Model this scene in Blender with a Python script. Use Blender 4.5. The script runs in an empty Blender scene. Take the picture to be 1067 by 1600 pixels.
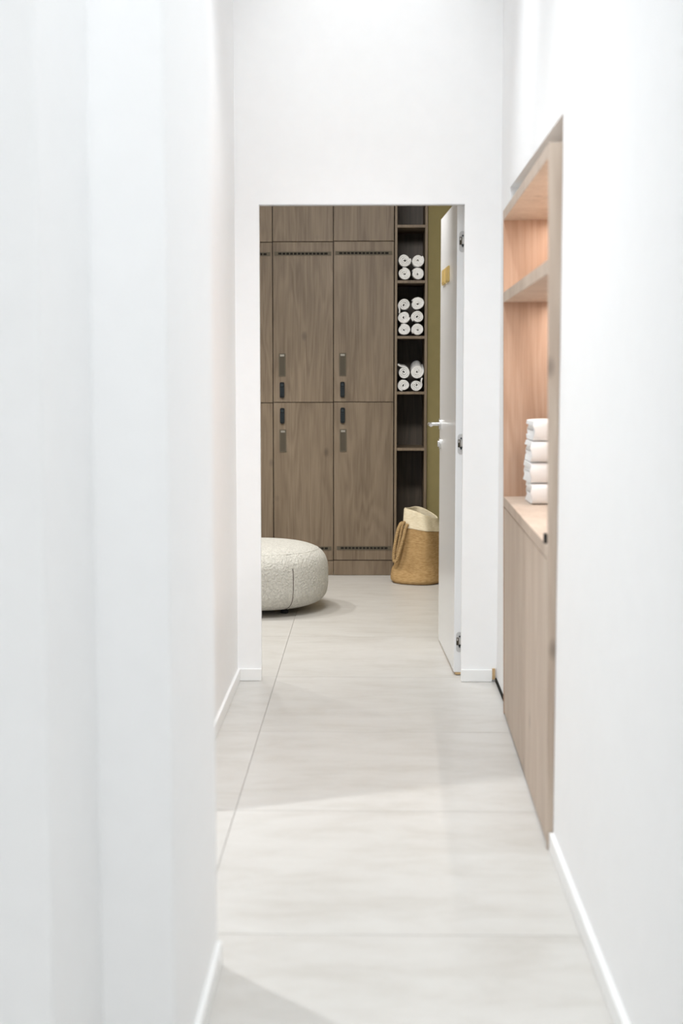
import bpy, bmesh, math, random
from mathutils import Vector, Matrix

S = bpy.context.scene
COL = S.collection
PI = math.pi

# ------------------------------------------------------------------ camera
cam_d = bpy.data.cameras.new('camera')
cam = bpy.data.objects.new('camera', cam_d)
COL.objects.link(cam)
cam.location = (0, 0, 1.36)
cam.rotation_euler = (math.radians(90 - 5.508), 0, math.radians(1.133))
cam_d.sensor_fit = 'VERTICAL'
cam_d.sensor_height = 36.0
cam_d.lens = 2250.0 / 1600.0 * 36.0
cam_d.clip_start = 0.05
cam_d.dof.use_dof = True
cam_d.dof.focus_distance = 8.0
cam_d.dof.aperture_fstop = 2.4
S.camera = cam

# ------------------------------------------------------------------ world, exposure, lights
w = bpy.data.worlds.new('world')
S.world = w
w.use_nodes = True
w.node_tree.nodes['Background'].inputs[0].default_value = (0.9, 0.95, 1, 1)
w.node_tree.nodes['Background'].inputs[1].default_value = 0.3
S.view_settings.view_transform = 'Standard'
S.view_settings.look = 'None'
S.view_settings.gamma = 1.0
S.view_settings.use_curve_mapping = False
S.view_settings.exposure = 0.0
S.cycles.use_denoising = True
S.cycles.max_bounces = 14
S.cycles.diffuse_bounces = 8
S.cycles.glossy_bounces = 4


def area(name, loc, rot, sx, sy, power, color=(1, 1, 1), spread=PI):
    d = bpy.data.lights.new(name, 'AREA')
    d.shape = 'RECTANGLE'
    d.size, d.size_y, d.energy, d.color, d.spread = sx, sy, power, color, spread
    o = bpy.data.objects.new(name, d)
    COL.objects.link(o)
    o.location, o.rotation_euler = loc, rot
    return o


def spot(name, loc, aim, power, color=(1, 1, 1), angle=90, blend=0.5, radius=0.04):
    d = bpy.data.lights.new(name, 'SPOT')
    d.energy, d.color, d.spot_size, d.spot_blend, d.shadow_soft_size = power, color, math.radians(angle), blend, radius
    o = bpy.data.objects.new(name, d)
    COL.objects.link(o)
    o.location = loc
    o.rotation_euler = (Vector(aim) - Vector(loc)).to_track_quat('-Z', 'Y').to_euler()
    return o


CEIL = 4.0
area('corridor_near_light', (0.22, 0.8, CEIL - 0.02), (0, -0.15, 0), 0.6, 4.0, 60, (0.92, 0.965, 1.0))
area('corridor_far_light', (0.05, 4.0, CEIL - 0.02), (0, 0, 0), 0.7, 2.0, 15.0, (0.885, 0.95, 1.0), 2.2)
spot('doorway_fill_spot', (-0.03, 4.95, CEIL - 0.03), (-0.05, 5.55, 0.0), 185, (0.90, 0.955, 1.0), 62, 1.0, 0.06)  # added spot to brighten the floor and the lower end wall
spot('end_wall_downlight', (-0.02, 5.5, CEIL - 0.03), (-0.02, 6.28, 2.75), 38, (0.95, 0.98, 1.0), 58, 1.0, 0.05)
spot('side_room_lamp', (-1.172, 4.082, 3.6), (0.15, 3.8, 0.0), 190, (0.96, 0.985, 1.0), 84, 1.0, 0.03)
area('rear_fill_light', (-0.2, -1.55, 1.5), (PI / 2, 0, 0), 1.0, 2.4, 12, (0.95, 0.98, 1.0))  # added fill towards the near walls; there is no window here
area('changing_room_light', (-0.2, 6.9, 2.86), (0.85, 0, 0), 1.0, 0.6, 55, (1.0, 0.99, 0.98), 2.4)
spot('changing_room_downlight', (-0.95, 8.05, 2.84), (-0.85, 8.15, 0), 100, (1.0, 0.985, 0.955), 110, 0.8, 0.025)
spot('changing_room_downlight', (-1.75, 8.1, 2.84), (-1.5, 8.2, 0), 100, (1.0, 0.985, 0.955), 120, 0.8, 0.025)


# ------------------------------------------------------------------ materials
def newmat(name):
    m = bpy.data.materials.new(name)
    m.use_nodes = True
    nt = m.node_tree
    return m, nt, nt.nodes['Principled BSDF']


def N(nt, t, **kw):
    n = nt.nodes.new(t)
    for k, v in kw.items():
        setattr(n, k, v)
    return n


def ramp(nt, fac, stops):
    r = N(nt, 'ShaderNodeValToRGB')
    e = r.color_ramp.elements
    while len(e) < len(stops):
        e.new(0.5)
    for i, (p, c) in enumerate(stops):
        e[i].position = p
        e[i].color = (*c, 1)
    nt.links.new(fac, r.inputs[0])
    return r.outputs[0]


def coords(nt, scale, rand=True):
    tc = N(nt, 'ShaderNodeTexCoord')
    oi = N(nt, 'ShaderNodeObjectInfo')
    mp = N(nt, 'ShaderNodeMapping')
    mp.inputs['Scale'].default_value = scale
    ad = N(nt, 'ShaderNodeVectorMath', operation='MULTIPLY_ADD')
    cx = N(nt, 'ShaderNodeCombineXYZ')
    for i in range(3):
        nt.links.new(oi.outputs['Random'], cx.inputs[i])
    nt.links.new(cx.outputs[0], ad.inputs[0])
    ad.inputs[1].default_value = (37.0, 53.0, 71.0) if rand else (0, 0, 0)
    nt.links.new(tc.outputs['Object'], ad.inputs[2])
    nt.links.new(ad.outputs[0], mp.inputs[0])
    return mp.outputs[0]


def bump(nt, b, h, strength, dist):
    bp = N(nt, 'ShaderNodeBump')
    bp.inputs['Strength'].default_value = abs(strength)
    bp.invert = strength < 0
    bp.inputs['Distance'].default_value = dist
    nt.links.new(h, bp.inputs['Height'])
    nt.links.new(bp.outputs[0], b.inputs['Normal'])


def plain(name, col, rough=0.5, metal=0.0, noise=0.0, spec=0.5):
    m, nt, b = newmat(name)
    b.inputs['Roughness'].default_value = rough
    b.inputs['Metallic'].default_value = metal
    b.inputs['Specular IOR Level'].default_value = spec
    if noise:
        v = coords(nt, (6, 6, 6))
        n = N(nt, 'ShaderNodeTexNoise')
        n.inputs['Scale'].default_value = 3
        n.inputs['Detail'].default_value = 5
        nt.links.new(v, n.inputs[0])
        c = ramp(nt, n.outputs[0], [(0.3, tuple(x * (1 - noise) for x in col)), (0.7, tuple(min(1, x * (1 + noise)) for x in col))])
        nt.links.new(c, b.inputs[0])
    else:
        b.inputs[0].default_value = (*col, 1)
    return m


def wood(name, dark, mid, light, rough=0.55):
    m, nt, b = newmat(name)
    v = coords(nt, (1, 1, 0.13))
    n1 = N(nt, 'ShaderNodeTexNoise')
    n1.inputs['Scale'].default_value = 5.5
    n1.inputs['Detail'].default_value = 3
    n1.inputs['Distortion'].default_value = 0.4
    nt.links.new(v, n1.inputs[0])
    # growth rings out of the broad noise
    mul = N(nt, 'ShaderNodeMath', operation='MULTIPLY')
    mul.inputs[1].default_value = 60
    nt.links.new(n1.outputs[0], mul.inputs[0])
    sn = N(nt, 'ShaderNodeMath', operation='SINE')
    nt.links.new(mul.outputs[0], sn.inputs[0])
    v2 = coords(nt, (1, 1, 0.035))
    n2 = N(nt, 'ShaderNodeTexNoise')
    n2.inputs['Scale'].default_value = 120
    n2.inputs['Detail'].default_value = 4
    nt.links.new(v2, n2.inputs[0])
    n3 = N(nt, 'ShaderNodeTexNoise')
    n3.inputs['Scale'].default_value = 9
    n3.inputs['Detail'].default_value = 2
    nt.links.new(v, n3.inputs[0])
    a1 = N(nt, 'ShaderNodeMath', operation='MULTIPLY_ADD')
    nt.links.new(sn.outputs[0], a1.inputs[0])
    a1.inputs[1].default_value = 0.075
    sc2 = N(nt, 'ShaderNodeMath', operation='MULTIPLY')
    nt.links.new(n2.outputs[0], sc2.inputs[0])
    sc2.inputs[1].default_value = 0.55
    nt.links.new(sc2.outputs[0], a1.inputs[2])
    a2 = N(nt, 'ShaderNodeMath', operation='MULTIPLY_ADD')
    nt.links.new(n3.outputs[0], a2.inputs[0])
    a2.inputs[1].default_value = 0.6
    nt.links.new(a1.outputs[0], a2.inputs[2])
    c = ramp(nt, a2.outputs[0], [(0.32, dark), (0.56, mid), (0.8, light)])
    # knots: small dark stretched spots
    v3 = coords(nt, (1, 1, 0.55))
    vo = N(nt, 'ShaderNodeTexVoronoi')
    vo.inputs['Scale'].default_value = 5.0
    nt.links.new(v3, vo.inputs[0])
    kr = N(nt, 'ShaderNodeMapRange')
    kr.inputs[1].default_value, kr.inputs[2].default_value = 0.035, 0.11
    kr.inputs[3].default_value, kr.inputs[4].default_value = 0.62, 1.0
    nt.links.new(vo.outputs['Distance'], kr.inputs[0])
    mx = N(nt, 'ShaderNodeMix', data_type='RGBA', blend_type='MULTIPLY')
    mx.inputs[0].default_value = 1
    nt.links.new(c, mx.inputs[6])
    nt.links.new(kr.outputs[0], mx.inputs[7])
    nt.links.new(mx.outputs[2], b.inputs[0])
    b.inputs['Roughness'].default_value = rough
    bump(nt, b, n2.outputs[0], 0.08, 0.002)
    return m


def tile_mat():
    m, nt, b = newmat('stone_tile')
    v = coords(nt, (1, 2.4, 1))
    n = N(nt, 'ShaderNodeTexNoise')
    n.inputs['Scale'].default_value = 3.4
    n.inputs['Detail'].default_value = 9
    n.inputs['Roughness'].default_value = 0.7
    n.inputs['Distortion'].default_value = 0.3
    nt.links.new(v, n.inputs[0])
    c = ramp(nt, n.outputs[0], [(0.30, (0.515, 0.490, 0.452)), (0.5, (0.580, 0.560, 0.528)), (0.72, (0.625, 0.610, 0.582))])
    oi = N(nt, 'ShaderNodeObjectInfo')
    mx = N(nt, 'ShaderNodeMix', data_type='RGBA', blend_type='MULTIPLY')
    mx.inputs[0].default_value = 1
    nt.links.new(c, mx.inputs[6])
    nt.links.new(oi.outputs['Color'], mx.inputs[7])
    nt.links.new(mx.outputs[2], b.inputs[0])
    b.inputs['Roughness'].default_value = 0.36
    b.inputs['Specular IOR Level'].default_value = 0.5
    return m


def cloth(name, col, scale, strength, dist, noise=0.08, voro=False):
    m, nt, b = newmat(name)
    v = coords(nt, (1, 1, 1))
    if voro:
        nz = N(nt, 'ShaderNodeTexNoise')
        nz.inputs['Scale'].default_value = 45
        nt.links.new(v, nz.inputs[0])
        wv = N(nt, 'ShaderNodeVectorMath', operation='MULTIPLY_ADD')
        nt.links.new(nz.outputs['Color'], wv.inputs[0])
        wv.inputs[1].default_value = (0.022, 0.022, 0.022)
        nt.links.new(v, wv.inputs[2])
        v = wv.outputs[0]
        n = N(nt, 'ShaderNodeTexVoronoi')
        n.feature = 'SMOOTH_F1'
        n.inputs['Scale'].default_value = scale
    else:
        n = N(nt, 'ShaderNodeTexNoise')
        n.inputs['Scale'].default_value = scale
        n.inputs['Detail'].default_value = 4
    nt.links.new(v, n.inputs[0])
    lo, hi = tuple(x * (1 - noise) for x in col), tuple(min(1, x * (1 + noise)) for x in col)
    c = ramp(nt, n.outputs[0], [(0.15, hi), (0.6, lo)] if voro else [(0.3, lo), (0.7, hi)])
    nt.links.new(c, b.inputs[0])
    if voro:
        strength = -strength
    b.inputs['Roughness'].default_value = 0.95
    b.inputs['Specular IOR Level'].default_value = 0.15
    b.inputs['Sheen Weight'].default_value = 0.15
    bump(nt, b, n.outputs[0], strength, dist)
    return m


def jute_mat(name, a, c2):
    m, nt, b = newmat(name)
    v = coords(nt, (0.25, 0.25, 1), False)
    n = N(nt, 'ShaderNodeTexNoise')
    n.inputs['Scale'].default_value = 150
    n.inputs['Detail'].default_value = 3
    nt.links.new(v, n.inputs[0])
    c = ramp(nt, n.outputs[0], [(0.3, a), (0.7, c2)])
    nt.links.new(c, b.inputs[0])
    b.inputs['Roughness'].default_value = 0.9
    b.inputs['Specular IOR Level'].default_value = 0.2
    bump(nt, b, n.outputs[0], 0.6, 0.004)
    return m


def emit(name, col, strength):
    m, nt, b = newmat(name)
    b.inputs[0].default_value = (*col, 1)
    b.inputs['Emission Color'].default_value = (*col, 1)
    b.inputs['Emission Strength'].default_value = strength
    return m


M = dict(
    wall=plain('white_plaster', (0.885, 0.885, 0.885), 0.75, noise=0.008, spec=0.2),
    ceiling=plain('white_ceiling', (0.86, 0.86, 0.86), 0.85, spec=0.2),
    olive=plain('olive_paint', (0.235, 0.195, 0.085), 0.7, noise=0.03, spec=0.25),
    base=plain('white_lacquer', (0.88, 0.88, 0.87), 0.4),
    mdf=plain('raw_fibreboard', (0.55, 0.38, 0.20), 0.85, noise=0.1),
    dark=plain('dark_gap', (0.022, 0.020, 0.017), 0.9, spec=0.1),
    grout=plain('grout', (0.43, 0.41, 0.385), 0.9),
    tile=tile_mat(),
    leaf=plain('satin_white_lacquer', (0.78, 0.79, 0.80), 0.22),
    oak=wood('oak_laminate', (0.112, 0.078, 0.048), (0.172, 0.126, 0.082), (0.222, 0.168, 0.115)),
    oak_pale=wood('pale_oak_laminate', (0.42, 0.325, 0.255), (0.50, 0.40, 0.32), (0.57, 0.475, 0.39)),
    oak_glow=wood('glow_tinted_oak', (0.34, 0.208, 0.138), (0.425, 0.27, 0.183), (0.50, 0.34, 0.245)),  # warm glow of the strips put into the wood colour
    oak_dark_shade=wood('dark_shaded_oak', (0.045, 0.033, 0.022), (0.07, 0.052, 0.035), (0.10, 0.074, 0.05)),  # locker carcass, and the shaded back of the shelf tower
    bronze=plain('bronze_metal', (0.105, 0.088, 0.062), 0.6, 0.0, 0.0, 0.25),
    hollow=plain('shaded_bronze', (0.075, 0.062, 0.044), 0.6, spec=0.25),  # bronze darkened for the shade in the pull's hollow
    lip=plain('bronze_highlight', (0.42, 0.40, 0.36), 0.45, 0.5),  # highlight on the pull's lip put into a paler colour
    black=plain('black_plastic', (0.008, 0.010, 0.012), 0.5, spec=0.2),
    key=plain('grey_key', (0.022, 0.032, 0.038), 0.45, spec=0.25),
    steel=plain('satin_steel', (0.58, 0.57, 0.56), 0.36, 1.0),
    hinge=plain('matt_aluminium', (0.50, 0.50, 0.50), 0.5, 0.0),
    gold=plain('brushed_gold', (0.62, 0.45, 0.17), 0.5, 0.4),
    towel=cloth('white_terry', (0.90, 0.90, 0.895), 420, 0.5, 0.004, 0.03),
    boucle=cloth('cream_boucle', (0.575, 0.56, 0.515), 100, 0.8, 0.007, 0.11, True),
    thread=plain('dark_thread', (0.12, 0.10, 0.08), 0.9),
    jute=jute_mat('jute_weave', (0.32, 0.195, 0.08), (0.455, 0.30, 0.14)),
    cream=jute_mat('cream_cotton_weave', (0.68, 0.58, 0.40), (0.80, 0.72, 0.55)),
    rope=jute_mat('jute_rope', (0.34, 0.22, 0.10), (0.50, 0.35, 0.18)),
    lining=plain('grey_lining', (0.30, 0.28, 0.23), 0.9),
    led=emit('warm_led', (1.0, 0.94, 0.895), 6.0),
)


# ------------------------------------------------------------------ mesh helpers
def link(name, bm, mats, parent=None, smooth=None):
    me = bpy.data.meshes.new(name)
    bmesh.ops.recalc_face_normals(bm, faces=bm.faces)
    bm.to_mesh(me)
    bm.free()
    if not isinstance(mats, (list, tuple)):
        mats = [mats]
    for m in mats:
        me.materials.append(m)
    if smooth:
        me.shade_smooth()
        if smooth is not True:
            me.set_sharp_from_angle(angle=math.radians(smooth))
    o = bpy.data.objects.new(name, me)
    COL.objects.link(o)
    if parent:
        o.parent = parent
    return o


def box(bm, x0, x1, y0, y1, z0, z1, bev=0.0, seg=1, mi=0):
    r = bmesh.ops.create_cube(bm, size=1)
    vs = r['verts']
    for v in vs:
        v.co = ((x0 + x1) / 2 + v.co.x * (x1 - x0), (y0 + y1) / 2 + v.co.y * (y1 - y0), (z0 + z1) / 2 + v.co.z * (z1 - z0))
    fs = list({f for v in vs for f in v.link_faces})
    for f in fs:
        f.material_index = mi
    if bev > 0:
        es = list({e for v in vs for e in v.link_edges})
        rr = bmesh.ops.bevel(bm, geom=es, offset=bev, segments=seg, profile=0.5, affect='EDGES')
        for f in rr['faces']:
            f.material_index = mi
    return vs


def bx(*a, **k):
    bm = bmesh.new()
    box(bm, *a, **k)
    return bm


def prism(bm, pts, axis, a0, a1, mi=0):
    """extrude a 2-D outline along an axis; outline gives the two other coordinates in order"""
    def mk(p, a):
        q = list(p)
        q.insert(axis, a)
        return bm.verts.new(q)
    A = [mk(p, a0) for p in pts]
    B = [mk(p, a1) for p in pts]
    n = len(pts)
    fs = [bm.faces.new(A), bm.faces.new(B)]
    for i in range(n):
        fs.append(bm.faces.new((A[i], A[(i + 1) % n], B[(i + 1) % n], B[i])))
    for f in fs:
        f.material_index = mi
    return fs


def cyl(bm, p0, p1, r0, r1=None, n=16, mi=0):
    r1 = r0 if r1 is None else r1
    p0, p1 = Vector(p0), Vector(p1)
    d = (p1 - p0).normalized()
    a = d.orthogonal().normalized()
    b = d.cross(a)
    A = [bm.verts.new(p0 + (a * math.cos(2 * PI * i / n) + b * math.sin(2 * PI * i / n)) * r0) for i in range(n)]
    B = [bm.verts.new(p1 + (a * math.cos(2 * PI * i / n) + b * math.sin(2 * PI * i / n)) * r1) for i in range(n)]
    fs = [bm.faces.new(A), bm.faces.new(B)]
    for i in range(n):
        fs.append(bm.faces.new((A[i], A[(i + 1) % n], B[(i + 1) % n], B[i])))
    for f in fs:
        f.material_index = mi


def tube(bm, pts, r, n=8, closed=False, mi=0):
    pts = [Vector(p) for p in pts]
    L = len(pts)
    rings = []
    up = None
    for i, p in enumerate(pts):
        if closed:
            t = pts[(i + 1) % L] - pts[i - 1]
        else:
            t = pts[min(i + 1, L - 1)] - pts[max(i - 1, 0)]
        t.normalize()
        if up is None:
            up = t.orthogonal().normalized()
        a = (up - t * up.dot(t)).normalized()
        up = a
        b = t.cross(a)
        rings.append([bm.verts.new(p + (a * math.cos(2 * PI * k / n) + b * math.sin(2 * PI * k / n)) * r) for k in range(n)])
    for i in range(L if closed else L - 1):
        A, B = rings[i], rings[(i + 1) % L]
        for k in range(n):
            f = bm.faces.new((A[k], A[(k + 1) % n], B[(k + 1) % n], B[k]))
            f.material_index = mi
    if not closed:
        bm.faces.new(rings[0])
        bm.faces.new(rings[-1])


def tag(o, label, cat=None, group=None, kind=None):
    o['label'] = label
    if cat:
        o['category'] = cat
    if group:
        o['group'] = group
    if kind:
        o['kind'] = kind
    return o


def empty(name, loc=(0, 0, 0), rot=(0, 0, 0)):
    o = bpy.data.objects.new(name, None)
    COL.objects.link(o)
    o.location, o.rotation_euler = loc, rot
    return o


def struct(name, bm, m, label, cat=None, **k):
    return tag(link(name, bm, m, **k), label, cat or name.split('_')[0], kind='structure')


# ------------------------------------------------------------------ setting: floor and its tiles
D = 6.29          # corridor face of the end wall
DB = 6.42         # its changing-room face
LF0 = 9.665      # face of the olive wall strip beside the towel shelves
BK = 10.10        # back wall of the changing room
floor = struct('floor', bx(-3.3, 0.9, -1.6, BK + 0.1, -0.10, -0.004), M['grout'], 'pale grey stone tile floor running through the corridor', 'floor')
T = 0.995
tile_me = None
# cast tone of single tiles
TONE = {(0, -2): (0.975, 0.93, 0.87), (0, -3): (1.05, 1.05, 1.05), (0, -4): (0.92, 0.895, 0.87), (0, -1): (0.99, 0.975, 0.95)}
for ix in range(-3, 1):
    for iy in range(-8, 4):
        x0, y0 = -0.418 + ix * T, 6.374 + iy * T
        if tile_me is None:
            bm = bx(-T / 2 + 0.0013, T / 2 - 0.0013, -T / 2 + 0.0013, T / 2 - 0.0013, -0.012, 0.0)
            t = link('tile', bm, M['tile'], floor)
            tile_me = t.data
        else:
            t = bpy.data.objects.new('tile', tile_me)
            COL.objects.link(t)
            t.parent = floor
        t.location = (x0 + T / 2, y0 + T / 2, 0)
    t.color = (*TONE.get((ix, iy), (1, 1, 1)), 1)

# ------------------------------------------------------------------ setting: walls
# end wall with the doorway: thin lip around the opening, wider rebate behind it for the flush door
bm = bmesh.new()
OL, OR, OT = -0.480, 0.405, 2.083
box(bm, -0.75, OL, D, D + 0.03, 0, CEIL)
box(bm, OR, 0.75, D, D + 0.03, 0, CEIL)
box(bm, OL, OR, D, D + 0.03, OT, CEIL)
box(bm, -0.75, OL - 0.025, D + 0.03, DB, 0, CEIL)
box(bm, 0.435, 0.75, D + 0.03, DB, 0, CEIL)
box(bm, OL - 0.025, 0.435, D + 0.03, DB, 2.130, CEIL)
struct('wall_end', bm, M['wall'], 'white end wall of the corridor around the open doorway', 'wall')
bm = bmesh.new()
prism(bm, [(D - 0.0015, OT - 0.004), (D + 0.028, OT - 0.004), (D + 0.028, OT + 0.0), (D - 0.0015, OT + 0.0)], 0, OL, OR)
struct('trim_1', bm, M['hinge'], 'thin grey metal trim under the head of the doorway', 'trim')

# far left wall, right wall with the recess for the cabinet
struct('wall_left_far', bx(-0.72, -0.585, 4.322, D, 0, CEIL), M['wall'], 'white corridor wall on the left, just before the doorway', 'wall')
NR0, NR1 = 4.02, 5.90
bm = bmesh.new()
box(bm, 0.525, 1.15, -1.6, NR0 - 0.004, 0, CEIL)
# piece beyond the cabinet, a touch further out than the near piece
box(bm, 0.562, 1.15, 5.705, D, 0, 2.0)
box(bm, 0.562, 1.15, NR1, D, 2.0, CEIL)
# lintel over the recess, its lower edge rises slightly
vs = []
for (y, xf, zb) in ((NR0 - 0.004, 0.525, 2.066), (NR1, 0.562, 2.104)):
    vs.append([bm.verts.new((xf, y, zb)), bm.verts.new((1.15, y, zb)), bm.verts.new((1.15, y, CEIL)), bm.verts.new((xf, y, CEIL))])
A, B = vs
bm.faces.new(A), bm.faces.new(B)
for i in range(4):
    bm.faces.new((A[i], A[(i + 1) % 4], B[(i + 1) % 4], B[i]))
box(bm, 1.02, 1.15, NR0 - 0.004, NR1, 0, 2.1)
struct('wall_right', bm, M['wall'], 'white corridor wall on the right with a recess for the oak cabinet', 'wall')

# near left wall: two added steps give its light and dark bands
bm = bmesh.new()
prism(bm, [(-0.351, 3.209), (-0.351, 2.487), (-0.480, 2.487), (-0.480, 2.093), (-0.95, 2.093), (-0.95, 2.3), (-0.6, 2.6), (-0.6, 3.209)], 2, 0, CEIL)
struct('wall_left_near', bm, M['wall'], 'white wall close by on the left, stepped to give light and dark bands', 'wall')
# shell of the unseen rest: side room on the left, corridor behind the viewpoint
struct('wall_side_room', bx(-2.55, -2.40, -1.6, DB, 0, CEIL), M['wall'], 'white wall of the side room to the left', 'wall')
struct('wall_rear', bx(-2.55, 0.9, -1.75, -1.6, 0, CEIL), M['wall'], 'white wall behind the viewpoint', 'wall')
struct('wall_side_room_end', bx(-2.55, -0.72, 4.322, 4.45, 0, CEIL), M['wall'], 'white wall closing the side room to the left', 'wall')
struct('ceiling', bx(-2.55, 1.15, -1.75, DB, CEIL, CEIL + 0.1), M['ceiling'], 'white ceiling of the corridor', 'ceiling')

# changing room shell
struct('wall_room_back', bx(-3.3, 0.80, BK, BK + 0.12, 0, 2.9), M['olive'], 'olive green wall behind the towel shelves', 'wall')
struct('wall_room_pier', bx(0.381, 0.66, LF0, BK, 0, 2.9), M['olive'], 'olive green wall strip between the towel shelves and the open door', 'wall')
struct('wall_room_right', bx(0.66, 0.80, DB, BK, 0, 2.9), M['olive'], 'olive green side wall behind the open door', 'wall')
struct('wall_room_left', bx(-3.3, -3.18, DB, BK, 0, 2.9), M['wall'], 'white side wall of the changing room', 'wall')
struct('wall_room_front', bx(-3.18, -0.75, DB - 0.1, DB, 0, 2.9), M['wall'], 'white inner face of the end wall', 'wall')
struct('ceiling_room', bx(-3.3, 0.80, DB, BK + 0.12, 2.9, 3.0), M['ceiling'], 'white ceiling of the changing room', 'ceiling')


# ------------------------------------------------------------------ baseboards
def baseboard(name, label, x0, x1, y0, y1, h=0.055):
    return struct(name, bx(x0, x1, y0, y1, 0.001, h, bev=0.0015), M['base'], label, 'baseboard')


baseboard('baseboard_left', 'white baseboard along the left wall before the doorway', -0.585, -0.573, 4.322, D - 0.013)
baseboard('baseboard_end_left', 'short white baseboard left of the doorway', -0.585, OL, D - 0.012, D)
bb = baseboard('baseboard_end_right', 'short white baseboard right of the doorway with a raw sawn end', OR, 0.542, D - 0.012, D)
bm = bx(0.542, 0.555, D - 0.012, D, 0.012, 0.059)
link('sawn_end', bm, M['mdf'], bb)['label'] = 'raw brown fibreboard end of the white baseboard'
baseboard('baseboard_left_near', 'white baseboard along the near left wall', -0.351, -0.339, 2.475, 3.209)
baseboard('baseboard_right', 'white baseboard along the near right wall', 0.513, 0.525, -1.6, NR0 - 0.006)
bm = bx(0.556, 0.562, 5.72, D, 0.0, 0.016)
struct('trim_2', bm, M['dark'], 'dark open joint at the foot of the right wall beyond the cabinet', 'trim')

# ------------------------------------------------------------------ the open door
door = tag(empty('door_1', (0.381, DB, 0), (0, 0, math.atan2(0.031, 0.829))), 'white flush door swung open into the changing room', 'door', kind='structure')
LW, LT, LH = 0.83, 0.040, 2.118      # leaf runs along local +y, thickness along +x
link('door_leaf', bx(0, LT, 0, LW, 0.014, LH, bev=0.0015), M['leaf'], door)
link('bottom_edge', bx(0.007, LT - 0.001, 0.001, LW - 0.007, 0.004, 0.014), M['mdf'], door)['label'] = 'raw brown bottom edge of the white door'


def rounded_plate(bm, cx, cz, w_, h_, y0, y1, r, n=6, mi=0):
    pts = []
    for (sx, sz, a0) in ((1, 1, 0), (-1, 1, 90), (-1, -1, 180), (1, -1, 270)):
        for k in range(n + 1):
            a = math.radians(a0 + 90 * k / n)
            pts.append((cx + sx * (w_ / 2 - r) + r * math.cos(a), cz + sz * (h_ / 2 - r) + r * math.sin(a)))
    A = [bm.verts.new((p[0], y0, p[1])) for p in pts]
    B = [bm.verts.new((p[0], y1, p[1])) for p in pts]
    L = len(pts)
    fs = [bm.faces.new(A), bm.faces.new(B)]
    for i in range(L):
        fs.append(bm.faces.new((A[i], A[(i + 1) % L], B[(i + 1) % L], B[i])))
    for f in fs:
        f.material_index = mi


for zc in (1.935, 1.045, 0.152):
    bm = bmesh.new()
    rounded_plate(bm, 0.0235, zc, 0.0285, 0.092, -0.0015, 0.003, 0.0138)
    hg = link('hinge', bm, M['hinge'], door)
    bm = bmesh.new()
    box(bm, 0.010, 0.0185, -0.0022, 0.0, zc - 0.014, zc + 0.021, mi=0)
    box(bm, 0.0115, 0.0150, -0.0026, 0.0, zc - 0.013, zc + 0.004, mi=1)
    box(bm, 0.0125, 0.0170, -0.0030, 0.0, zc + 0.007, zc + 0.017, mi=2)
    box(bm, 0.0185, 0.0215, -0.0045, 0.0, zc - 0.010, zc + 0.020, mi=0)
    box(bm, 0.0185, 0.0300, -0.0050, 0.0, zc - 0.0165, zc - 0.0115, mi=1)
    box(bm, 0.0215, 0.0300, -0.0060, 0.0, zc - 0.008, zc + 0.012, mi=2)
    cyl(bm, (0.0245, 0, zc - 0.020), (0.0245, -0.006, zc - 0.020), 0.004, n=10, mi=3)
    cyl(bm, (0.0245, 0, zc + 0.026), (0.0245, -0.005, zc + 0.026), 0.004, n=10, mi=3)
    o = link('knuckle', bm, [M['bronze'], M['black'], M['steel'], M['key']], hg)
    o['label'] = 'dark hinge mechanism'

# lever handle on the corridor side (local -x) and its key rosette
HY, HZ = 0.765, 1.108
bm = bmesh.new()
rounded_plate(bm, 0, 0, 0.052, 0.052, 0, 0.009, 0.0255, 8)
bmesh.ops.transform(bm, matrix=Matrix.Translation((0, HY, HZ)) @ Matrix.Rotation(PI / 2, 4, 'Z'), verts=bm.verts)
hd = link('handle', bm, M['steel'], door, smooth=40)
bm = bmesh.new()
pts = [(-0.006, HY, HZ), (-0.045, HY, HZ)]
for k in range(7):
    a = PI / 2 * k / 6
    pts.append((-0.045 - 0.014 * math.sin(a), HY - 0.014 * (1 - math.cos(a)), HZ))
pts.append((-0.059, HY - 0.13, HZ))
tube(bm, pts, 0.0092, 14)
link('lever', bm, M['steel'], hd, smooth=40)
bm = bmesh.new()
rounded_plate(bm, 0, 0, 0.052, 0.052, 0, 0.009, 0.0255, 8)
bmesh.ops.transform(bm, matrix=Matrix.Translation((0, HY - 0.005, 1.012)) @ Matrix.Rotation(PI / 2, 4, 'Z'), verts=bm.verts)
ks = link('lock_rosette', bm, M['steel'], door, smooth=40)
bm = bmesh.new()
rounded_plate(bm, 0, 0, 0.016, 0.030, 0.009, 0.016, 0.0078, 6)
bmesh.ops.transform(bm, matrix=Matrix.Translation((0, HY - 0.005, 1.010)) @ Matrix.Rotation(PI / 2, 4, 'Z'), verts=bm.verts)
link('lock_cylinder', bm, M['steel'], ks, smooth=40)
# two gold plates
for (y0, y1, name) in ((0.515, 0.675, 'far'), (0.338, 0.480, 'near')):
    o = link('door_sign', bx(-0.0085, 0, y0, y1, 1.784, 1.856, bev=0.002, seg=2), M['gold'], door)
    o['label'] = 'small gold plate on the white door'
    link('sign_panel', bx(-0.0100, -0.0085, y0 + 0.010, y1 - 0.010, 1.793, 1.847), M['gold'], o)

# ------------------------------------------------------------------ lockers
LF = 9.644      # face of the locker doors
SEAM1, SEAM2, PL = 2.228, 1.168, 0.103


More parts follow.
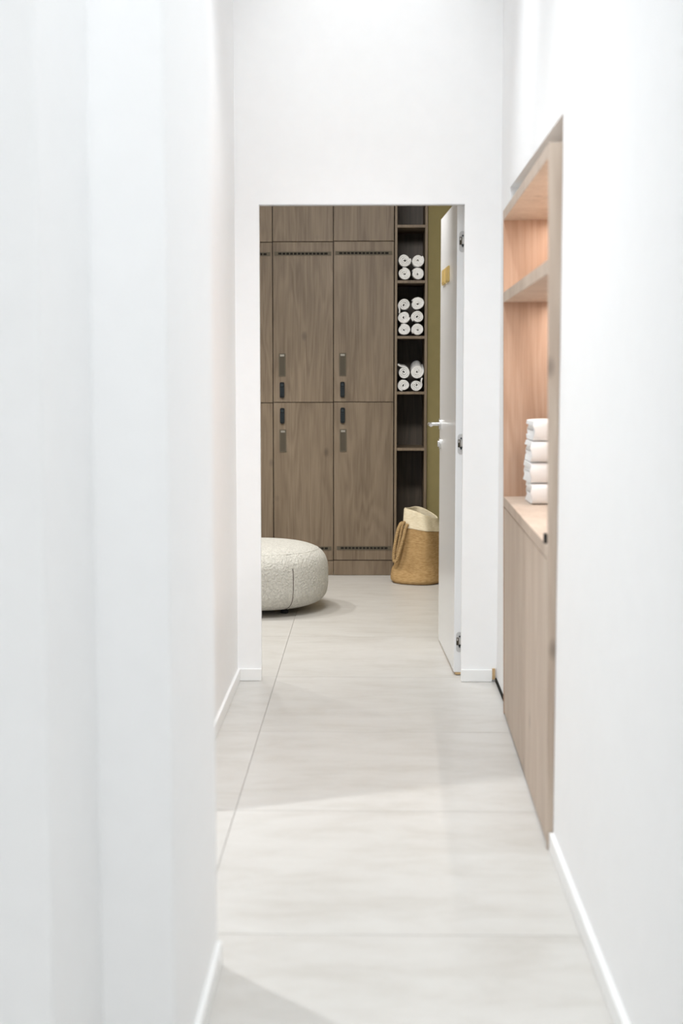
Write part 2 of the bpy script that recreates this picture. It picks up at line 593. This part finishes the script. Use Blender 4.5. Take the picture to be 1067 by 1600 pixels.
def vent(parent, x0, x1, zc):
    bm = bmesh.new()
    h = 0.013
    y0, y1 = LF - 0.003, LF + 0.001
    i0, i1 = x0 + 0.026, x1 - 0.024
    box(bm, x0, i0, y0, y1, zc - h, zc + h)
    box(bm, i1, x1, y0, y1, zc - h, zc + h)
    box(bm, i0, i1, y0, y1, zc - h, zc - h + 0.006)
    box(bm, i0, i1, y0, y1, zc + h - 0.006, zc + h)
    n = 13
    p = (i1 - i0) / n
    for k in range(n):
        if k:
            box(bm, i0 + k * p - 0.003, i0 + k * p + 0.003, y0, y1, zc - h + 0.006, zc + h - 0.006)
    v = link('vent_grille', bm, M['bronze'], parent)
    link('vent_slot', bx(i0, i1, LF - 0.0012, LF + 0.0005, zc - h + 0.005, zc + h - 0.005), M['dark'], v)


def pull(parent, xc, z0, z1):
    bm = bmesh.new()
    w_ = 0.023
    y0 = LF - 0.004
    f = 0.007
    box(bm, xc - w_, xc - w_ + f, y0, LF + 0.001, z0, z1)
    box(bm, xc + w_ - f, xc + w_, y0, LF + 0.001, z0, z1)
    box(bm, xc - w_ + f, xc + w_ - f, y0, LF + 0.001, z0, z0 + f)
    box(bm, xc - w_ + f, xc + w_ - f, y0, LF + 0.001, z1 - f, z1)
    # hollow: flat panel, its shade put into the darker bronze
    prism(bm, [(LF - 0.0005, z0 + f), (LF + 0.0008, z0 + f), (LF + 0.0008, z1 - f), (LF - 0.0005, z1 - f)], 0, xc - w_ + f, xc + w_ - f, 1)
    o = link('handle', bm, [M['bronze'], M['hollow']], parent)
    bm = bmesh.new()
    prism(bm, [(LF - 0.0005, z1 - f - 0.013), (LF - 0.0042, z1 - f), (LF - 0.0005, z1 - f)], 0, xc - w_ + f + 0.002, xc + w_ - f - 0.002)
    link('finger_lip', bm, M['lip'], o)['label'] = 'lip at the top of the pull, coloured paler as a highlight'


def keylock(parent, xc, z0, z1):
    bm = bmesh.new()
    rounded_plate(bm, xc, (z0 + z1) / 2, 0.030, z1 - z0, LF - 0.016, LF + 0.001, 0.009, 5)
    o = link('lock', bm, M['black'], parent)
    bm = bmesh.new()
    cyl(bm, (xc, LF - 0.016, z1 - 0.020), (xc, LF - 0.021, z1 - 0.020), 0.009, n=14)
    for r in range(5):
        for c in (-1, 1):
            x, z = xc + c * 0.0062, z1 - 0.040 - r * 0.0115
            box(bm, x - 0.004, x + 0.004, LF - 0.0175, LF - 0.0155, z - 0.0035, z + 0.0035)
    link('keypad', bm, M['key'], o)


def locker(x0, x1, dz, label, parts=True):
    t = tag(empty('locker', ((x0 + x1) / 2, LF, 0)), label, 'locker', 'oak lockers along the back wall')
    off = Vector((-(x0 + x1) / 2, -LF, 0))
    made = []
    g = 0.0022

    def P(name, bm, m, parent=t):
        o = link(name, bm, m, parent)
        made.append(o)
        return o
    b2 = bmesh.new()
    box(b2, x0 + 0.001, x0 + 0.019, LF + 0.021, BK - 0.01, 0.01, 2.60)
    box(b2, x1 - 0.019, x1 - 0.001, LF + 0.021, BK - 0.01, 0.01, 2.60)
    box(b2, x0 + 0.001, x1 - 0.001, BK - 0.02, BK - 0.01, 0.01, 2.60)
    for z in (PL, SEAM2, SEAM1, 2.58):
        box(b2, x0 + 0.019, x1 - 0.019, LF + 0.021, BK - 0.02, z - 0.01 + dz, z + 0.01 + dz)
    P('carcass', b2, M['oak_dark_shade'])
    P('plinth', bx(x0 + 0.001, x1 - 0.001, LF + 0.002, LF + 0.02, 0.002, PL - 0.003 + dz), M['oak'])
    kw = dict(bev=0.0012)
    lo = P('door', bx(x0 + g, x1 - g, LF, LF + 0.019, PL + g + dz, SEAM2 - g + dz, **kw), M['oak'])
    up = P('door', bx(x0 + g, x1 - g, LF, LF + 0.019, SEAM2 + g + dz, SEAM1 - g + dz, **kw), M['oak'])
    P('top_panel', bx(x0 + g, x1 - g, LF, LF + 0.019, SEAM1 + g + dz, 2.60, **kw), M['oak'])
    n0 = len(COL.objects)
    before = set(COL.objects)
    vent(up, x0 + 0.012, x1 - 0.014, 2.150 + dz)
    vent(lo, x0 + 0.022, x1 - 0.014, 0.186 + dz)
    hx = x0 + 0.060
    pull(up, hx + 0.001, 1.341 + dz, 1.494 + dz)
    keylock(up, hx + 0.000, 1.200 + dz, 1.303 + dz)
    keylock(lo, hx + 0.001, 1.028 + dz, 1.131 + dz)
    pull(lo, hx + 0.004, 0.836 + dz, 0.987 + dz)
    for o in made + [o for o in COL.objects if o not in before]:
        o.data.transform(Matrix.Translation(off))
    return t


locker(-1.049, -0.6485, -0.006, 'oak locker on the left, mostly hidden by the doorway edge')
locker(-0.6475, -0.245, -0.003, 'middle oak locker with dark pulls and locks, behind the cream pouf')
locker(-0.244, 0.158, 0.0, 'oak locker with dark pulls and locks, right beside the towel shelves')

# ------------------------------------------------------------------ towel shelf tower
SX0, SX1 = 0.1625, 0.379
tw = tag(empty('shelf_tower', (0.2725, LF, 0)), 'tall narrow open oak shelf tower beside the lockers', 'shelf')
ox = Vector((-0.2725, -LF, 0))


def TP(name, *a, m='oak', **k):
    bm = bx(*a, **k)
    bmesh.ops.translate(bm, vec=ox, verts=bm.verts)
    return link(name, bm, M[m], tw)


TP('side_panel', SX0, SX0 + 0.016, LF, BK - 0.005, 0.0, 2.60, bev=0.0008)
TP('side_panel', SX1 - 0.017, SX1, LF, BK - 0.005, 0.0, 2.60, bev=0.0008)
TP('back_panel', SX0 + 0.016, SX1 - 0.017, BK - 0.02, BK - 0.005, 0.0, 2.60, m='oak_dark_shade')  # shade inside the shelves put into the darker wood colour
SHELVES = [2.335, 1.972, 1.606, 1.237, 0.861, 0.103]
for z in SHELVES:
    TP('shelf', SX0 + 0.016, SX1 - 0.017, LF + 0.004, BK - 0.02, z - 0.018, z, bev=0.0008)
TP('plinth', SX0 + 0.016, SX1 - 0.017, LF + 0.012, LF + 0.03, 0.0, 0.085)
TP('top_panel', SX0 + 0.016, SX1 - 0.017, LF, BK - 0.02, 2.582, 2.60)


# ------------------------------------------------------------------ rolled towels
def rolled_towel(seed, turns=3.2, flap=0.0, length=0.25, flat=0.93):
    """spiral of thick terry, axis along y, front at y = 0, centre at z = 0, unit outer radius 0.045"""
    rnd = random.Random(seed)
    th = 0.0104
    n = int(turns * 18)
    R = 0.0462
    ph = rnd.uniform(0, 2 * PI)
    k1, k2 = rnd.uniform(0.01, 0.05), rnd.uniform(0, 6)
    mid = []
    for i in range(n + 1):
        a = i / n * turns * 2 * PI
        r = 0.005 + (R - th / 2 - 0.005) * (i / n) ** 0.92
        wob = 1 + k1 * math.sin(2 * a + k2) + 0.02 * math.sin(3 * a + seed)
        mid.append(Vector((r * wob * math.cos(a + ph), 0, r * wob * math.sin(a + ph) * flat)))
    if flap > 0:
        t = (mid[-1] - mid[-2]).normalized()
        rad = Vector((mid[-1].x, 0, mid[-1].z)).normalized()
        for j in range(1, 5):
            mid.append(mid[-1] + (t * (1 - 0.1 * j) + rad * 0.25 * j / 2).normalized() * flap / 4)
    bm = bmesh.new()
    prof = [(0.0065, 0.52), (0.0, 0.0)]
    # cross-section of the ribbon in (normal, y): rounded front edge
    ys = [(-0.5, 0.006), (-0.38, 0.0015), (0.0, 0.0), (0.38, 0.0015), (0.5, 0.006), (0.5, length - 0.006), (0.0, length), (-0.5, length - 0.006)]
    rings = []
    L = len(mid)
    for i in range(L):
        t = (mid[min(i + 1, L - 1)] - mid[max(i - 1, 0)]).normalized()
        nn = Vector((t.z, 0, -t.x))
        jy = 0.006 * (1 - i / L) + 0.0025 * math.sin(i * 0.7 + seed) + rnd.uniform(-0.0008, 0.0008)
        rings.append([bm.verts.new(mid[i] + nn * (q * th) + Vector((0, y + (jy if y < 0.02 else 0), 0))) for q, y in ys])
    m_ = len(ys)
    for i in range(L - 1):
        for k in range(m_):
            bm.faces.new((rings[i][k], rings[i][(k + 1) % m_], rings[i + 1][(k + 1) % m_], rings[i + 1][k]))
    bm.faces.new(rings[0])
    bm.faces.new(rings[-1])
    me = bpy.data.meshes.new('rolled_towel')
    bmesh.ops.recalc_face_normals(bm, faces=bm.faces)
    bm.to_mesh(me)
    bm.free()
    me.materials.append(M['towel'])
    me.shade_smooth()
    return me


variants = [rolled_towel(1), rolled_towel(2, 3.4), rolled_towel(3, 3.0), rolled_towel(5, 2.8, 0.035), rolled_towel(8, 3.6)]
XL, XR = 0.2250, 0.3155
# (x, z, dy, scale, variant, spin, tilt, label)
rolls = [
    (XL, 1.972 + 0.0445, 0.016, 1.00, 0, 0.3, 0.00, 'rolled white towel, bottom left of the four on the upper shelf'),
    (XR, 1.972 + 0.0435, 0.022, 0.96, 4, 2.6, 0.00, 'rolled white towel, bottom right of the four on the upper shelf'),
    (XL + 0.001, 1.972 + 0.133, 0.020, 1.02, 2, 1.2, 0.05, 'rolled white towel, top left of the four on the upper shelf'),
    (XR - 0.000, 1.972 + 0.130, 0.014, 0.98, 4, 4.4, 0.00, 'rolled white towel, top right of the four on the upper shelf'),
    (XL, 1.606 + 0.0425, 0.014, 0.95, 1, 0.1, 0.00, 'rolled white towel, bottom left of the six on the second shelf'),
    (XR, 1.606 + 0.0425, 0.020, 0.96, 4, 1.4, 0.00, 'rolled white towel, bottom right of the six on the second shelf'),
    (XL - 0.0005, 1.606 + 0.125, 0.012, 0.97, 0, 2.2, 0.00, 'rolled white towel, middle left of the six on the second shelf'),
    (XR, 1.606 + 0.1265, 0.018, 0.98, 2, 3.9, 0.00, 'rolled white towel, middle right of the six on the second shelf'),
    (XL + 0.001, 1.606 + 0.207, 0.016, 0.95, 3, 5.2, 0.00, 'rolled white towel, top left of the six on the second shelf'),
    (XR - 0.001, 1.606 + 0.213, 0.012, 1.02, 1, 5.9, 0.04, 'rolled white towel, top right of the six on the second shelf'),
    (XL, 1.237 + 0.042, 0.014, 0.94, 2, 3.3, 0.00, 'rolled white towel, bottom left of the four on the lower shelf'),
    (XR - 0.007, 1.237 + 0.041, 0.018, 0.92, 3, 2.2, 0.00, 'rolled white towel with a loose end, bottom right on the lower shelf'),
    (XL, 1.237 + 0.126, 0.018, 0.97, 3, 0.9, 0.05, 'rolled white towel, top left of the four on the lower shelf'),
    (XR - 0.001, 1.237 + 0.131, 0.010, 1.05, 0, 1.8, 0.16, 'thick rolled white towel tilted up, top right on the lower shelf'),
]
for (x, z, dy, sc, v, spin, tilt, lab) in rolls:
    o = bpy.data.objects.new('rolled_towel', variants[v])
    COL.objects.link(o)
    o.location = (x, LF + dy, z)
    o.rotation_mode = 'ZYX'
    o.rotation_euler = (tilt, spin, 0)
    o.scale = (sc, 1, sc)
    tag(o, lab, 'towel', 'rolled towels in the shelf tower')

# ------------------------------------------------------------------ pouf
PX, PY, PR, PZ0, PZ1 = -0.655, 8.28, 0.415, 0.022, 0.391
pouf = tag(empty('pouf', (PX, PY, 0)), 'round cream boucle pouf on small black feet in the doorway', 'pouf')


def pouf_profile(t):
    """t in 0..1 from underside centre to top centre -> (radius, z)"""
    zc, hh = (PZ0 + PZ1) / 2, (PZ1 - PZ0) / 2
    a = -PI / 2 + PI * t
    c, s = math.cos(a), math.sin(a)
    e = 0.5 if s > 0 else 0.40
    r = PR * (abs(c) ** e)
    z = zc + hh * math.copysign(abs(s) ** (0.62 if s > 0 else 0.5), s)
    return r, z


bm = bmesh.new()
NU, NV = 96, 48
rings = []
for j in range(1, NV):
    r, z = pouf_profile(j / NV)
    ring = []
    for i in range(NU):
        a = 2 * PI * i / NU
        # soft pinch at the six vertical seams
        d = abs(((a - math.radians(-56)) / (PI / 3) + 0.5) % 1 - 0.5) * PI / 3
        pin = 1 - 0.012 * math.exp(-(d / 0.05) ** 2)
        ring.append(bm.verts.new((r * pin * math.cos(a), r * pin * math.sin(a), z)))
    rings.append(ring)
for j in range(len(rings) - 1):
    for i in range(NU):
        bm.faces.new((rings[j][i], rings[j][(i + 1) % NU], rings[j + 1][(i + 1) % NU], rings[j + 1][i]))
for ring, zz in ((rings[0], PZ0), (rings[-1], PZ1)):
    c = bm.verts.new((0, 0, zz))
    for i in range(NU):
        bm.faces.new((ring[i], ring[(i + 1) % NU], c))
cush = link('cushion', bm, M['boucle'], pouf, smooth=True)
tsm = 0.735      # height of the top seam along the profile
for k in range(6):
    a = math.radians(-56) + k * PI / 3
    bm = bmesh.new()
    pts = []
    for j in range(25):
        r, z = pouf_profile(0.12 + (0.565 - 0.12) * j / 24)
        r *= 0.9885
        pts.append((r * math.cos(a), r * math.sin(a), z))
    tube(bm, pts, 0.0024, 6)
    link('seam', bm, M['thread'], cush)['label'] = 'dark vertical seam'
bm = bmesh.new()
r, z = pouf_profile(tsm)
tube(bm, [(r * 1.001 * math.cos(2 * PI * i / 72), r * 1.001 * math.sin(2 * PI * i / 72), z) for i in range(72)], 0.0014, 6, True)
link('top_seam', bm, M['boucle'], cush)
for k in range(4):
    a = math.radians(-46) + k * PI / 2
    bm = bmesh.new()
    cyl(bm, (0.245 * math.cos(a), 0.245 * math.sin(a), 0.0), (0.245 * math.cos(a), 0.245 * math.sin(a), 0.06), 0.021, 0.024, 16)
    link('foot', bm, M['black'], pouf)['label'] = 'small black foot'

# ------------------------------------------------------------------ jute bag
BX, BY = 0.318, 9.37
bag = tag(empty('jute_bag', (BX, BY, 0)), 'tall jute bag with cream rim and rope handle by the door', 'bag')


def bag_ring(t, inset=0.0):
    """closed outline of the bag at height parameter t (0 foot, 1 rim)"""
    z = 0.004 + 0.452 * t
    keys = [(0.0, 0.168, 0.185, -0.002), (0.035, 0.184, 0.198, 0.0), (0.08, 0.172, 0.178, 0.003), (0.15, 0.152, 0.148, 0.008), (0.24, 0.140, 0.133, 0.013), (0.36, 0.131, 0.122, 0.017),
            (0.6, 0.114, 0.104, 0.021), (0.81, 0.100, 0.090, 0.0235), (0.93, 0.093, 0.084, 0.021), (1.0, 0.090, 0.082, 0.0195)]
    for q in range(len(keys) - 1):
        if keys[q][0] <= t <= keys[q + 1][0]:
            f = (t - keys[q][0]) / (keys[q + 1][0] - keys[q][0])
            rx, ry, cx = [keys[q][i] * (1 - f) + keys[q + 1][i] * f for i in (1, 2, 3)]
            break
    rx -= inset
    ry -= inset
    pts = []
    n = 64
    corner = min(1.0, max(0.0, (t - 0.03) / 0.3))
    for i in range(n):
        a = 2 * PI * i / n
        p = 2.0 + 2.4 * corner
        c, s = math.cos(a), math.sin(a)
        d = (abs(c) ** p + abs(s) ** p) ** (-1 / p)
        x, y = d * c, d * s
        ang = math.radians(52)          # one corner faces the room
        X_, Y_ = x * math.cos(ang) - y * math.sin(ang), x * math.sin(ang) + y * math.cos(ang)
        zz = z
        # the rim sags to the right and to the front, the walls crumple near the foot
        if t > 0.6:
            zz += (t - 0.6) / 0.4 * (-0.028 * X_ + 0.13 * Y_ * ry + 0.008 * math.sin(2 * a + 0.6))
        cr = 0.014 * math.exp(-((t - 0.17) / 0.08) ** 2) * math.sin(3 * a + 1.2) + 0.004 * math.sin(5 * a + 9 * t)
        k = 1 + cr / 0.15
        pts.append(Vector((cx + X_ * rx * k, Y_ * ry * k, zz)))
    return pts


def loft(bm, rings, close_bottom=False):
    V = [[bm.verts.new(p) for p in r_] for r_ in rings]
    n = len(V[0])
    for j in range(len(V) - 1):
        for i in range(n):
            bm.faces.new((V[j][i], V[j][(i + 1) % n], V[j + 1][(i + 1) % n], V[j + 1][i]))
    if close_bottom:
        bm.faces.new(V[0])
    return V


def tl(i, lo=0.75):
    return lo


bm = bmesh.new()
ts = [0.0, 0.015, 0.03, 0.05, 0.08, 0.11, 0.14, 0.17, 0.2, 0.24, 0.3, 0.38, 0.46, 0.54, 0.62, 0.7, 0.76, 0.81]
loft(bm, [bag_ring(t) for t in ts], True)
link('bag_body', bm, M['jute'], bag, smooth=True)
bm = bmesh.new()
cuff = []
for t in (0.765, 0.80, 0.85, 0.92, 0.97, 0.99):
    cuff.append([p * 1.0 for p in bag_ring(t, -0.0035)])
cuff.append([p + Vector((0, 0, 0.004)) for p in bag_ring(1.0, 0.0)])
cuff.append([p + Vector((0, 0, 0.002)) for p in bag_ring(1.0, 0.006)])
for t in (0.95, 0.85, 0.70):
    cuff.append(bag_ring(t, 0.007))
loft(bm, cuff)
link('cuff', bm, M['cream'], bag, smooth=60)['label'] = 'cream folded rim of the bag'
bm = bmesh.new()
loft(bm, [bag_ring(t, 0.009) for t in (0.35, 0.5, 0.6, 0.85, 0.93)], True)
link('lining', bm, M['lining'], bag, smooth=True)


def rope(bm, path, R, r, pitch):
    """two-strand twisted rope along a polyline"""
    P_ = [Vector(p) for p in path]
    # resample
    seg = [(P_[i + 1] - P_[i]).length for i in range(len(P_) - 1)]
    tot = sum(seg)
    n = int(tot / (pitch / 9))
    out = []
    for i in range(n + 1):
        s = tot * i / n
        k = 0
        while k < len(seg) - 1 and s > seg[k]:
            s -= seg[k]
            k += 1
        out.append(P_[k].lerp(P_[k + 1], min(1, s / seg[k])))
    for ph in (0, 2 * PI / 3, 4 * PI / 3):
        pts = []
        up = Vector((0.3, -1, 0.1)).normalized()
        for i in range(n + 1):
            t = (out[min(i + 1, n)] - out[max(i - 1, 0)]).normalized()
            a = (up - t * up.dot(t)).normalized()
            b = t.cross(a)
            an = ph + 2 * PI * (tot * i / n) / pitch
            pts.append(out[i] + (a * math.cos(an) + b * math.sin(an)) * R)
        tube(bm, pts, r, 6)


def smooth_path(pts, n=60):
    P_ = [Vector(p) for p in pts]
    P_ = [2 * P_[0] - P_[1]] + P_ + [2 * P_[-1] - P_[-2]]
    out = []
    m_ = len(P_) - 3
    for i in range(m_):
        for j in range(n // m_):
            t = j / (n // m_)
            p0, p1, p2, p3 = P_[i:i + 4]
            out.append(0.5 * ((2 * p1) + (-p0 + p2) * t + (2 * p0 - 5 * p1 + 4 * p2 - p3) * t * t + (-p0 + 3 * p1 - 3 * p2 + p3) * t ** 3))
    out.append(P_[-2])
    return out


# the handle hangs down the left side: up out of an eyelet, over, down in a long loop and back
bm = bmesh.new()
path = smooth_path([(-0.090, -0.030, 0.378), (-0.112, -0.050, 0.390), (-0.130, -0.064, 0.360), (-0.146, -0.076, 0.300), (-0.160, -0.086, 0.215), (-0.163, -0.090, 0.160), (-0.155, -0.094, 0.140),
                    (-0.143, -0.098, 0.155), (-0.128, -0.098, 0.205), (-0.104, -0.090, 0.285), (-0.088, -0.076, 0.350), (-0.074, -0.060, 0.384)], 110)
rope(bm, path, 0.0058, 0.0060, 0.045)
link('rope_handle', bm, M['rope'], bag, smooth=True)
bm = bmesh.new()
path = smooth_path([(-0.078, -0.020, 0.380), (-0.096, -0.044, 0.394), (-0.110, -0.060, 0.365), (-0.122, -0.068, 0.300), (-0.136, -0.074, 0.230), (-0.146, -0.080, 0.175)], 60)
rope(bm, path, 0.0050, 0.0054, 0.042)
link('rope_handle', bm, M['rope'], bag, smooth=True)

# ------------------------------------------------------------------ oak cabinet in the right wall
cab = tag(empty('cabinet', (0.537, 5.686, 0), (0, -0.0111, math.asin(-0.0168))), 'built-in pale oak cabinet with lit open shelves in the right wall', 'cabinet')
CL, CD = 1.666, 0.42


def CP(name, *a, parent=cab, m='oak_pale', **k):
    return link(name, bx(*a, **k), M[m], parent)


CP('side_panel', 0, CD, -0.019, 0, 0.004, 1.987, bev=0.0008, m='oak_glow')
CP('side_panel', 0, CD, -CL, -CL + 0.019, 0.004, 1.987, bev=0.0008)
topp = CP('top_panel', 0, CD, -CL + 0.019, -0.019, 1.949, 1.987, bev=0.0008)
she = CP('shelf', 0, CD - 0.02, -CL + 0.019, -0.019, 1.634, 1.673, bev=0.0008)
cou = CP('counter', 0, CD - 0.02, -CL + 0.019, -0.019, 0.838, 0.876, bev=0.0008)
CP('back_panel', CD - 0.02, CD, -CL + 0.019, -0.019, 0.02, 1.949, m='oak_glow')  # wood tinted by the painted-in strip glow
CP('door', 0.002, 0.021, -CL + 0.022, -CL / 2 - 0.001, 0.012, 0.833, bev=0.0008)
CP('door', 0.002, 0.021, -CL / 2 + 0.001, -0.022, 0.012, 0.833, bev=0.0008)
CP('base_panel', 0.022, CD - 0.02, -CL + 0.019, -0.019, 0.012, 0.03)
o = CP('catch', -0.004, 0.006, -CL + 0.068, -CL + 0.086, 0.876, 0.905, m='black', bev=0.002)
o['label'] = 'small dark catch standing on the counter edge'
for (prt, z) in ((topp, 1.949), (she, 1.634)):
    o = CP('light_strip', 0.232, 0.252, -CL + 0.05, -0.05, z - 0.008, z, parent=prt, m='led')
    o['label'] = 'warm glowing light strip under the board'
    L = area('cabinet_strip_light', (0, 0, 0), (0, 0, 0), 0.02, CL - 0.1, 6.2, (1.0, 0.94, 0.895))
    L.parent = cab
    L.location = (0.242, -CL / 2, z - 0.012)


# ------------------------------------------------------------------ folded towels on the counter
def folded_towel(seed):
    """thrice folded towel: the fold faces -y, the edges of the layers show on the -x side; x from 0, y from 0, z from 0"""
    rnd = random.Random(seed)
    H, Lg, Wd = 0.0755, 0.22, 0.30
    th = H / 4
    bm = bmesh.new()
    nx = 16

    def ubend(z_lo, z_hi, y_front, y_back, thick):
        """one U-shaped ribbon profile: outer loop, then inner loop"""
        ro = (z_hi - z_lo) / 2
        ri = max(ro - thick, 0.0015)
        zc = (z_lo + z_hi) / 2
        out = [(y_back, z_lo)]
        for k in range(13):
            a = -PI / 2 - PI * k / 12
            sx = abs(math.cos(a)) ** 0.75 * (1 if math.cos(a) >= 0 else -1)
            out.append((y_front + ro * 0.62 + ro * 0.62 * sx, zc + ro * math.copysign(abs(math.sin(a)) ** 0.6, math.sin(a))))
        out.append((y_back, z_hi))
        inn = [(y_back, z_hi - thick)]
        for k in range(9):
            a = PI / 2 + PI * k / 8
            inn.append((y_front + ro * 0.62 + ri * math.cos(a), zc + ri * math.sin(a)))
        inn.append((y_back, z_lo + thick))
        return out + inn
    for (zl, zh, yf, yb, xoff) in ((0.0, H, 0.0, Lg, 0.0), (th, H - th, 0.022, Lg + 0.006, 0.004)):
        prof = ubend(zl, zh, yf, yb, th * 0.93)
        rings = []
        ph = rnd.uniform(0, 6)
        for i in range(nx + 1):
            f = i / nx
            x = Wd * (f ** 1.6)
            edge = math.exp(-x / 0.02)
            ring = []
            for (y, z) in prof:
                wob = 0.0016 * math.sin(y * 70 + z * 190 + ph) * edge
                xs = x + xoff - 0.0035 * (1 - f) * math.sin(y * 55 + z * 120 + ph) * edge
                sag = 0.0022 * math.sin(x * 22 + ph) * (z / H)
                rnd_in = edge * 0.004 * (1 if z < H / 2 else -1) * (1 if zl == 0 else 0)
                ring.append(bm.verts.new((xs, y + 0.003 * edge * (1 if y < 0.02 else 0), max(0.0002, z + wob + sag * 0.5 + rnd_in * 0.5))))
            rings.append(ring)
        n = len(prof)
        for i in range(nx):
            for k in range(n):
                bm.faces.new((rings[i][k], rings[i][(k + 1) % n], rings[i + 1][(k + 1) % n], rings[i + 1][k]))
        bm.faces.new(rings[0])
        bm.faces.new(rings[-1])
    return bm


names = ['folded white towel at the bottom of the pile on the cabinet counter', 'folded white towel second from the bottom of the counter pile',
         'folded white towel second from the top of the counter pile', 'folded white towel on top of the pile on the cabinet counter']
for k in range(4):
    o = link('folded_towel', folded_towel(11 + k), M['towel'], smooth=50)
    o.location = (0.590 + (0.004, 0.000, 0.002, 0.012)[k], 5.285 + (0.0, 0.004, 0.002, 0.006)[k], 0.8790 + k * 0.0772)
    o.rotation_euler = (0, -0.0111, (-0.01, 0.012, -0.006, 0.016)[k])
    tag(o, names[k], 'towel', 'folded towels on the counter')
